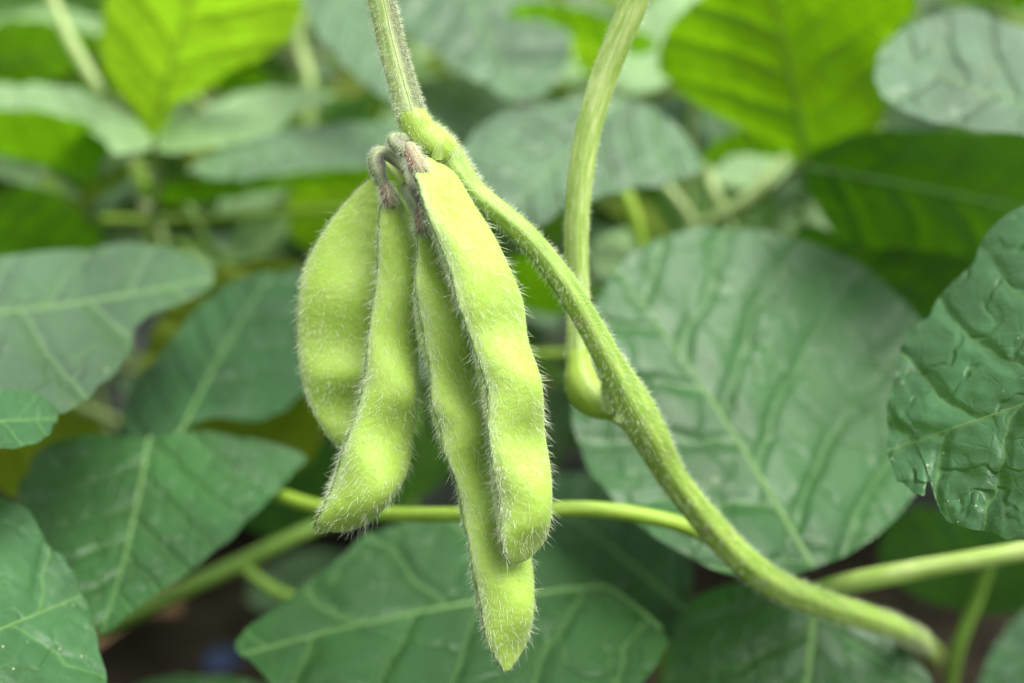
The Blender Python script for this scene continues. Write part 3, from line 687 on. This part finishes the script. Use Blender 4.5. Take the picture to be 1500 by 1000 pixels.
# ------------------------------------------------------------------ pods
def pod(label, stations, ratio, turn, beads, hairs, calyx, pedicel, seed, twist=0.0):
    """stations: lx, ly, rx, ry (photo pixels), depth.  beads: (t, height).  turn: degrees the seam is turned to the front."""
    n, m = 170, 72
    st = crom(stations, n)
    t = np.linspace(0, 1, n)
    Lp, Rp, d = st[:, 0:2], st[:, 2:4], st[:, 4]
    C = (Lp + Rp) / 2; H = (Rp - Lp) / 2
    hw = np.linalg.norm(H, axis=1)
    th = np.arange(m) / m * 2 * math.pi                       # pi = the seam
    bead = sum(h * np.exp(-((t - tc) / wd) ** 2) for tc, wd, h in beads)
    a = np.radians(turn) + np.radians(twist) * t
    X = np.zeros((n, m)); Z = np.zeros((n, m))
    dth = np.abs(th - math.pi)
    for i in range(n):
        r = ratio * (0.47 + 2.3 * bead[i])
        u = np.cos(th); sg = np.sin(th)
        v = r * np.sign(sg) * np.abs(sg) ** 1.06 * (1 + 0.8 * bead[i] * (1 - u ** 2))
        u = u - 0.035 * np.exp(-(dth / 0.14) ** 2)
        x = u * math.cos(a[i]) + v * math.sin(a[i]); z = -u * math.sin(a[i]) + v * math.cos(a[i])
        mid, half = (x.max() + x.min()) / 2, (x.max() - x.min()) / 2
        X[i] = (x - mid) / half; Z[i] = z / half
    px = C[:, None, 0] + X * H[:, None, 0]; py = C[:, None, 1] + X * H[:, None, 1]
    g = np.random.default_rng(seed)
    lump = np.zeros((n, m))
    for _ in range(6):
        lump += 0.012 * np.sin(g.uniform(8, 30) * t[:, None] + g.integers(1, 4) * th[None] + g.uniform(0, 6))
    D = d[:, None] - (Z + lump) * hw[:, None] * d[:, None] / 1500
    V = at(px, py, D)
    Cw = at(C[:, 0], C[:, 1], d)
    root = thing('soybean_pod', label, 'pod', Cw[0], 'hanging pod cluster' if calyx or seed == 301 else 'pods far behind')
    al = np.concatenate([[0], np.cumsum(np.linalg.norm(np.diff(Cw, axis=0), axis=1))]) * 100
    A = np.stack(np.broadcast_arrays(al[:, None], (dth / math.pi)[None], float(seed)), -1)
    hull = mesh('hull', V, grid_faces(n, m, True), M['pod'], root, {"podco": A})
    # normals of the loft
    dV0 = np.gradient(V, axis=0); dV1 = np.roll(V, -1, 1) - np.roll(V, 1, 1)
    N = unit(np.cross(dV1, dV0))
    if ((N * (V - Cw[:, None])).sum(-1)).mean() < 0: N = -N
    T = unit(dV0)
    # seam line
    js = m // 2
    P = V[4:-2, js] + N[4:-2, js] * 0.00008
    P = P + 0.00006 * np.random.default_rng(seed).normal(size=P.shape)
    Tt = unit(np.gradient(P, axis=0)); B = np.cross(Tt, N[4:-2, js])
    ph = np.arange(6) / 6 * 2 * math.pi
    VR = P[:, None] + 0.00017 * (np.cos(ph)[None, :, None] * N[4:-2, js][:, None] * 0.6 + np.sin(ph)[None, :, None] * B[:, None])
    mesh('seam', VR, grid_faces(len(P), 6, True), M['seam'], hull)
    # hairs: weight by area
    area = np.linalg.norm(np.cross(dV0, dV1), axis=-1); area[0] = 0; area[-1] = 0; area[:3] *= 0.3
    pr = (area / area.sum()).ravel()
    def pick(k, w=None):
        p = pr if w is None else (pr * w.ravel()) / (pr * w.ravel()).sum()
        idx = g.choice(n * m, k, p=p); i, j = idx // m, idx % m
        i2 = np.minimum(i + 1, n - 1); j2 = (j + 1) % m
        f1, f2 = g.uniform(0, 1, (k, 1)), g.uniform(0, 1, (k, 1))
        Pq = (V[i, j] * (1 - f1) * (1 - f2) + V[i2, j] * f1 * (1 - f2) + V[i, j2] * (1 - f1) * f2 + V[i2, j2] * f1 * f2)
        return Pq, N[i, j], T[i, j]
    Pl, Nl, Tl = pick(int(hairs[0] * 0.5))
    Ps, Ns, Ts = pick(int(hairs[1] * 0.34), np.broadcast_to(np.exp(-(dth / 0.42) ** 2)[None], (n, m)))
    Pf, Nf, Tf = pick(int(hairs[2] * 0.5))
    Pe, Ne, Te = pick(hairs[1] // 22, np.broadcast_to(np.exp(-((math.pi - dth) / 0.35) ** 2)[None], (n, m)))
    PP = np.vstack([Pl, Ps, Pf, Pe]); NN = np.vstack([Nl, Ns, Nf, Ne]); TT = np.vstack([Tl, Ts, Tf, Te])
    LL = np.concatenate([g.uniform(.0007, .0021, len(Pl)), g.uniform(.0003, .0013, len(Ps)), g.uniform(.0002, .0006, len(Pf)), g.uniform(.0008, .0021, len(Pe))])
    hair_mesh('hair', PP, NN, TT, LL, 0.000027, M['hair'], hull, lean=0.75, curl=0.6, seed=seed, wild=0.75)
    if calyx:
        V_, D_, T_, A_ = tube_data(calyx, n=24, m=30)
        k = np.linspace(0, 1, 24)[:, None]
        lob = np.cos(np.arange(30) / 30 * 2 * math.pi * 5)[None]
        V_ = V_ + T_[:, None] * (lob * 0.0007 * np.clip(k - 0.5, 0, 1) * 2)[..., None]
        co = mesh('calyx', V_, grid_faces(24, 30, True), M['calyx'], root, {"tubeco": A_})
        tube_hair('hair', V_, D_, T_, 520, .0005, .0016, .000024, co, seed + 1, lean=0.9, mat='hair')
    if pedicel:
        po, V_, D_, T_ = tube('pedicel', pedicel, M['raceme'], root, n=40, m=18, wob=0.03, seed=seed, taper_end=False)
        tube_hair('hair', V_, D_, T_, 1300, .0002, .0007, .000022, po, seed + 2, mat='greyhair', lean=0.5)
    return root

pod('broad flat pod at the left back of the cluster',
    [(548, 258, 566, 262, .163), (528, 272, 585, 285, .1633), (500, 302, 598, 320, .164), (466, 350, 604, 365, .1645), (445, 395, 604, 410, .165), (437, 440, 598, 455, .1652), (436, 495, 590, 500, .1655), (440, 540, 582, 545, .1658),
     (450, 582, 572, 586, .166), (466, 615, 560, 620, .166), (486, 645, 545, 650, .166), (505, 660, 530, 665, .166), (516, 668, 520, 670, .166)],
    0.34, 4, [(0.38, 0.11, 0.28), (0.60, 0.065, 0.30), (0.82, 0.08, 0.34)], (1700, 900, 2600), None,
    [(575, 215, .163, 8), (562, 232, .1628, 9), (556, 250, .163, 8), (556, 266, .163, 7)], 301)
pod('three bead pod whose tip swings out to the lower left',
    [(562, 282, 574, 282, .1565), (557, 300, 592, 300, .157), (554, 345, 607, 345, .1575), (551, 400, 612, 400, .158), (545, 455, 615, 455, .158), (538, 505, 613, 515, .158), (530, 560, 613, 580, .1582), (520, 610, 606, 640, .1584),
     (500, 660, 598, 690, .1585), (484, 705, 575, 730, .1585), (473, 738, 542, 764, .1583), (465, 760, 506, 778, .158), (461, 770, 478, 778, .158), (461, 773, 464, 776, .158)],
    0.62, 38, [(0.24, 0.09, 0.22), (0.455, 0.060, 0.32), (0.70, 0.115, 0.40)], (1500, 2000, 1800),
    [(563, 270, .1555, 9), (567, 280, .155, 11), (570, 292, .1555, 12), (572, 300, .157, 9)],
    [(600, 262, .1575, 8), (580, 238, .1555, 8), (560, 224, .1545, 9.5), (549, 232, .154, 10), (553, 250, .1542, 10), (560, 268, .155, 9), (566, 280, .1555, 9)], 311, twist=-6)
pod('longest pod, its pointed tip hanging lowest of all',
    [(612, 328, 624, 328, .1545), (611, 345, 640, 345, .1548), (609, 385, 668, 380, .155), (605, 430, 690, 425, .1555), (611, 495, 702, 490, .156), (628, 545, 704, 545, .1565), (630, 600, 720, 600, .157), (645, 650, 732, 655, .1572), (666, 700, 742, 705, .1575),
     (674, 750, 755, 750, .1578), (688, 800, 774, 800, .158), (692, 840, 782, 845, .158), (698, 890, 782, 895, .158), (712, 935, 774, 935, .158), (728, 965, 760, 962, .158), (738, 981, 746, 981, .158)],
    0.55, 56, [(0.26, 0.075, 0.30), (0.43, 0.055, 0.30), (0.59, 0.05, 0.26), (0.80, 0.08, 0.36)], (1800, 2600, 2000),
    [(614, 305, .1530, 9), (616, 318, .1527, 10), (618, 332, .153, 11), (619, 344, .1543, 9)],
    [(600, 250, .1575, 9), (598, 275, .1545, 10), (606, 295, .1532, 10), (614, 312, .153, 9)], 321, twist=-14)
pod('plump front pod with a grey green hairy seam',
    [(616, 236, 626, 230, .1515), (607, 250, 644, 238, .1515), (613, 270, 668, 256, .1512), (622, 305, 694, 298, .151), (634, 345, 722, 342, .1508), (650, 395, 748, 395, .1505), (668, 445, 767, 445, .1505), (688, 495, 774, 497, .1508), (700, 560, 794, 560, .151),
     (713, 622, 798, 628, .1515), (718, 675, 806, 680, .1518), (720, 725, 809, 722, .152), (728, 770, 806, 768, .152), (736, 802, 794, 798, .1522), (743, 820, 774, 818, .1523), (747, 827, 754, 826, .1523)],
    0.55, 56, [(0.32, 0.10, 0.26), (0.54, 0.058, 0.36), (0.755, 0.09, 0.40)], (1900, 3200, 2200),
    [(598, 216, .1513, 11), (605, 230, .1503, 13), (613, 246, .1498, 14.5), (619, 260, .1499, 13)],
    [(640, 228, .1575, 8), (600, 208, .1545, 9), (578, 204, .1525, 9), (580, 212, .1515, 10.5), (594, 222, .151, 11), (606, 238, .151, 10)], 331, twist=-10)
def back_pod(label, spine, halfw, d, seed):
    c = crom(spine, 7); st = []
    for k, (x, y) in enumerate(c):
        tx, ty = (c[min(k + 1, 6)] - c[max(k - 1, 0)]); n_ = math.hypot(tx, ty); nx, ny = -ty / n_, tx / n_
        hw = halfw * (0.25, .75, 1, .9, 1, .75, .08)[k]
        st.append((x + nx * hw, y + ny * hw, x - nx * hw, y - ny * hw, d))
    if st[2][0] > st[2][2]: st = [(a[2], a[3], a[0], a[1], a[4]) for a in st]
    return pod(label, st, 0.6, 25, [(0.3, .1, .3), (0.65, .1, .3)], (260, 120, 40), None, [(spine[0][0] - 6, spine[0][1] - 26, d, 5), (spine[0][0], spine[0][1] - 12, d, 5), (spine[0][0], spine[0][1] + 3, d, 4)], seed)
back_pod('blurred yellowish pod hanging at far left above the folded leaf', [(62, 258), (82, 290), (100, 322), (146, 360)], 21, .34, 341)
back_pod('small blurred pod just below the upper left leaf junction', [(196, 232), (203, 252), (212, 274), (222, 300)], 11, .37, 343)
back_pod('small blurred pod hanging between two thin stalks left of the pods', [(212, 318), (222, 340), (230, 362), (240, 388)], 12, .38, 345)
# small bract spike between the pod stalks
br = thing('bract', 'tiny pale pointed bract between the pod stalks', 'bract', at(572, 250, .153))
tube('bract', [(590, 268, .1535, 6), (582, 256, .153, 7), (572, 246, .1525, 5), (564, 236, .1522, 1)], M['stalk'], br, n=18, m=12, taper_end=True)

# stalks among the far leaves: a tangle nobody could count
g = np.random.default_rng(55); SV, SF, SA = [], [], []
for k in range(280):
    y = g.uniform(0.42, 1.5); x = g.uniform(-1, 1) * 0.6 * y; h = g.uniform(0.05, 0.14)
    p0 = np.array([x, y, g.uniform(0.10, 0.34)]); dr = np.array([g.normal(0, .5), g.normal(0, .4), 1.0]); dr /= np.linalg.norm(dr)
    tt = np.linspace(0, 1, 10)[:, None]; P = p0 + dr * h * tt + np.array([g.normal(0, .03), g.normal(0, .03), 0]) * tt * (1 - tt)
    th = np.arange(8) / 8 * 2 * math.pi; e1 = np.cross(dr, [0, 1, 0.1]); e1 /= np.linalg.norm(e1); e2 = np.cross(dr, e1)
    SV.append((P[:, None] + 0.0017 * (np.cos(th)[None, :, None] * e1 + np.sin(th)[None, :, None] * e2)).reshape(-1, 3))
    SA.append(np.stack(np.broadcast_arrays(tt * h * 100, th[None] / 6.2832, 0.0), -1).reshape(-1, 3)); SF.append(grid_faces(10, 8, True, off=k * 80))
tag(mesh('background_stalks', np.vstack(SV), np.vstack(SF), M['paletwig'], None, {"tubeco": np.vstack(SA)}), 'tangle of blurred pale stalks among the far leaves', None, kind='stuff')

# ------------------------------------------------------------------ litter on the ground
def ground_at(px, py, z=0.03):
    d = (z - CAM_H) / ((at(px, py, 1.0) - CAM)[2])
    return at(px, py, d)
def lump(name, label, cat, loc, size, mat, seed, flat=0.5):
    g = np.random.default_rng(seed)
    n, m = 24, 32
    ph = np.linspace(0.02, math.pi - 0.02, n)[:, None]; th = (np.arange(m) / m * 2 * math.pi)[None]
    r = 1 + sum(0.09 * np.sin(g.integers(1, 4) * th + g.uniform(1, 4) * ph + g.uniform(0, 6)) * np.sin(ph) for _ in range(5))
    V = np.stack([r * np.sin(ph) * np.cos(th) * size, r * np.sin(ph) * np.sin(th) * size * 0.8, r * np.cos(ph) * np.ones_like(th) * size * flat], -1)
    o = mesh(name, V + np.asarray(loc), grid_faces(n, m, True), M[mat], None, loc=loc)
    return tag(o, label, cat)
def dry(label, loc, size, seed, mat='dry'):
    g = np.random.default_rng(seed); n = 30
    o_ = np.array(ovate((0, 0), (1, 0), 0.6)); c = crom(o_, 60, True)
    rr = np.linspace(0, 1, 12)[:, None, None]; P = np.array([.45, 0]) + (c - np.array([.45, 0]))[None] * rr
    a = g.uniform(0, 6)
    X = (P[..., 0] * math.cos(a) - P[..., 1] * math.sin(a)) * size; Y = (P[..., 0] * math.sin(a) + P[..., 1] * math.cos(a)) * size
    Z = 0.012 + 0.25 * size * np.abs(P[..., 1]) + 0.06 * size * np.sin(P[..., 0] * 9 + P[..., 1] * 7)
    V = np.stack([X, Y, Z], -1)
    o = mesh('dry_leaf', V + np.asarray(loc), grid_faces(12, 60, True), M[mat], None, loc=loc)
    return tag(o, label, 'dry leaf')
dry('brown dry leaf in the dark gap at lower left', ground_at(265, 925), 0.16, 1)
dry('reddish dry leaf between the front pod and the main stem', ground_at(840, 650), 0.10, 2)
dry('rusty dry leaf seen between the pods', ground_at(640, 700), 0.08, 3)
lump('stone', 'mauve grey stone between the front pod and the main stem', 'stone', ground_at(815, 625), 0.035, 'stone', 4)
lump('stone', 'greyish stone just left of the second pod tip', 'stone', ground_at(445, 690), 0.03, 'stone', 5)
lump('plastic_scrap', 'blue plastic scrap at the bottom of the dark gap', 'scrap', ground_at(325, 965), 0.011, 'blue', 6, 0.25)

# ------------------------------------------------------------------ far foliage: one uncountable mass
def foliage_mass(name, label, count, mat, seed, ymin, ymax, z0, z1, around=False, size=1.0):
    g = np.random.default_rng(seed)
    n, m = 14, 11
    t = (1 - np.cos(np.linspace(0, math.pi, n))) / 2
    h = np.interp(t, [0, .05, .16, .32, .5, .68, .84, .95, 1], [0.0, .42, .82, 1, .95, .75, .45, .2, 0.0]) * 0.36 + 1e-3
    c = np.linspace(-1, 1, m)
    sx = np.repeat(t[:, None], m, 1); wy = h[:, None] * c[None]
    Vs, As, Fs = [], [], []
    for k in range(count):
        y = g.uniform(ymin, ymax); x = g.uniform(-1, 1) * (0.9 if around else 0.62 * y + 0.1); z = g.uniform(z0, z1) + 0.02 * y
        L = g.uniform(0.07, 0.11) * size
        zz = 0.18 * np.abs(wy) - 0.35 * (sx - 0.3) ** 2 + 0.03 * np.sin(9 * sx + 7 * wy + k) - 0.012 * quilt(sx, wy)
        P = np.stack([sx, wy, zz], -1) * L
        az, ti, ro = g.uniform(0, 6.28), g.normal(-0.25, 0.45), g.normal(0, 0.45)
        cr, sr = math.cos(ro), math.sin(ro); R1 = np.array([[1, 0, 0], [0, cr, -sr], [0, sr, cr]])
        ct, st = math.cos(ti), math.sin(ti); R2 = np.array([[ct, 0, -st], [0, 1, 0], [st, 0, ct]])
        ca, sa = math.cos(az), math.sin(az); R3 = np.array([[ca, -sa, 0], [sa, ca, 0], [0, 0, 1]])
        P = P @ (R3 @ R2 @ R1).T + np.array([x, y, z])
        if around:
            q = P.reshape(-1, 3) - CAM; dp = q @ FWD
            hid = (dp > 0) & (np.abs(q @ RIGHT) < 0.58 * np.abs(dp) + 0.05) & (np.abs(q @ UP) < 0.40 * np.abs(dp) + 0.05)
            if hid.any() or (np.linalg.norm(q, axis=1) < 0.10).any() or ((q[:, 2] > -0.02) & ((np.abs(q[:, 0]) < 0.38) | (q[:, 2] > 0.05))).any(): continue
        Vs.append(P.reshape(-1, 3)); As.append(np.stack([sx, wy, np.full_like(wy, k * .37)], -1).reshape(-1, 3)); Fs.append(grid_faces(n, m, off=(len(Vs) - 1) * n * m))
    o = mesh(name, np.vstack(Vs), np.vstack(Fs), M[mat], None, {"leafco": np.vstack(As)})
    return tag(o, label, None, kind='stuff')
foliage_mass('bean_foliage', 'blurred mass of green bean leaves filling the background', 420, 'lit_grey', 401, 0.42, 2.2, 0.06, 0.40)
foliage_mass('bright_bean_foliage', 'lighter yellow green leaves mixed through the blurred background', 170, 'grass', 402, 0.42, 2.2, 0.16, 0.42)
foliage_mass('small_bean_foliage', 'small blurred leaves filling the gaps between the back leaves', 110, 'lit_grey', 408, 0.40, 0.75, 0.22, 0.37, size=0.55)
foliage_mass('young_bean_foliage', 'small young yellow green leaves filling the gaps between the back leaves', 90, 'olive', 409, 0.40, 0.75, 0.22, 0.37, size=0.5)
foliage_mass('pale_bean_foliage', 'small leaves coloured pale as if sunlit, scattered through the blurred background', 420, 'pale', 405, 0.45, 1.7, 0.20, 0.43, size=0.7)
foliage_mass('lime_bean_foliage', 'small glowing lime leaves scattered through the blurred background', 230, 'lime', 406, 0.45, 1.7, 0.20, 0.43, size=0.7)
foliage_mass('far_bean_rows', 'rows of bean plants far behind at the top of the picture', 700, 'pale', 403, 2.2, 6.0, 0.05, 0.5)
foliage_mass('unseen_shade_foliage', 'unseen bean leaves added around the frame to shade the soil', 650, 'deep', 404, -0.5, 0.75, 0.12, 0.52, around=True)  # added out of view to shade the soil and the lower leaves
for o in list(bpy.data.objects):
    if '_tri' in o: del o['_tri']
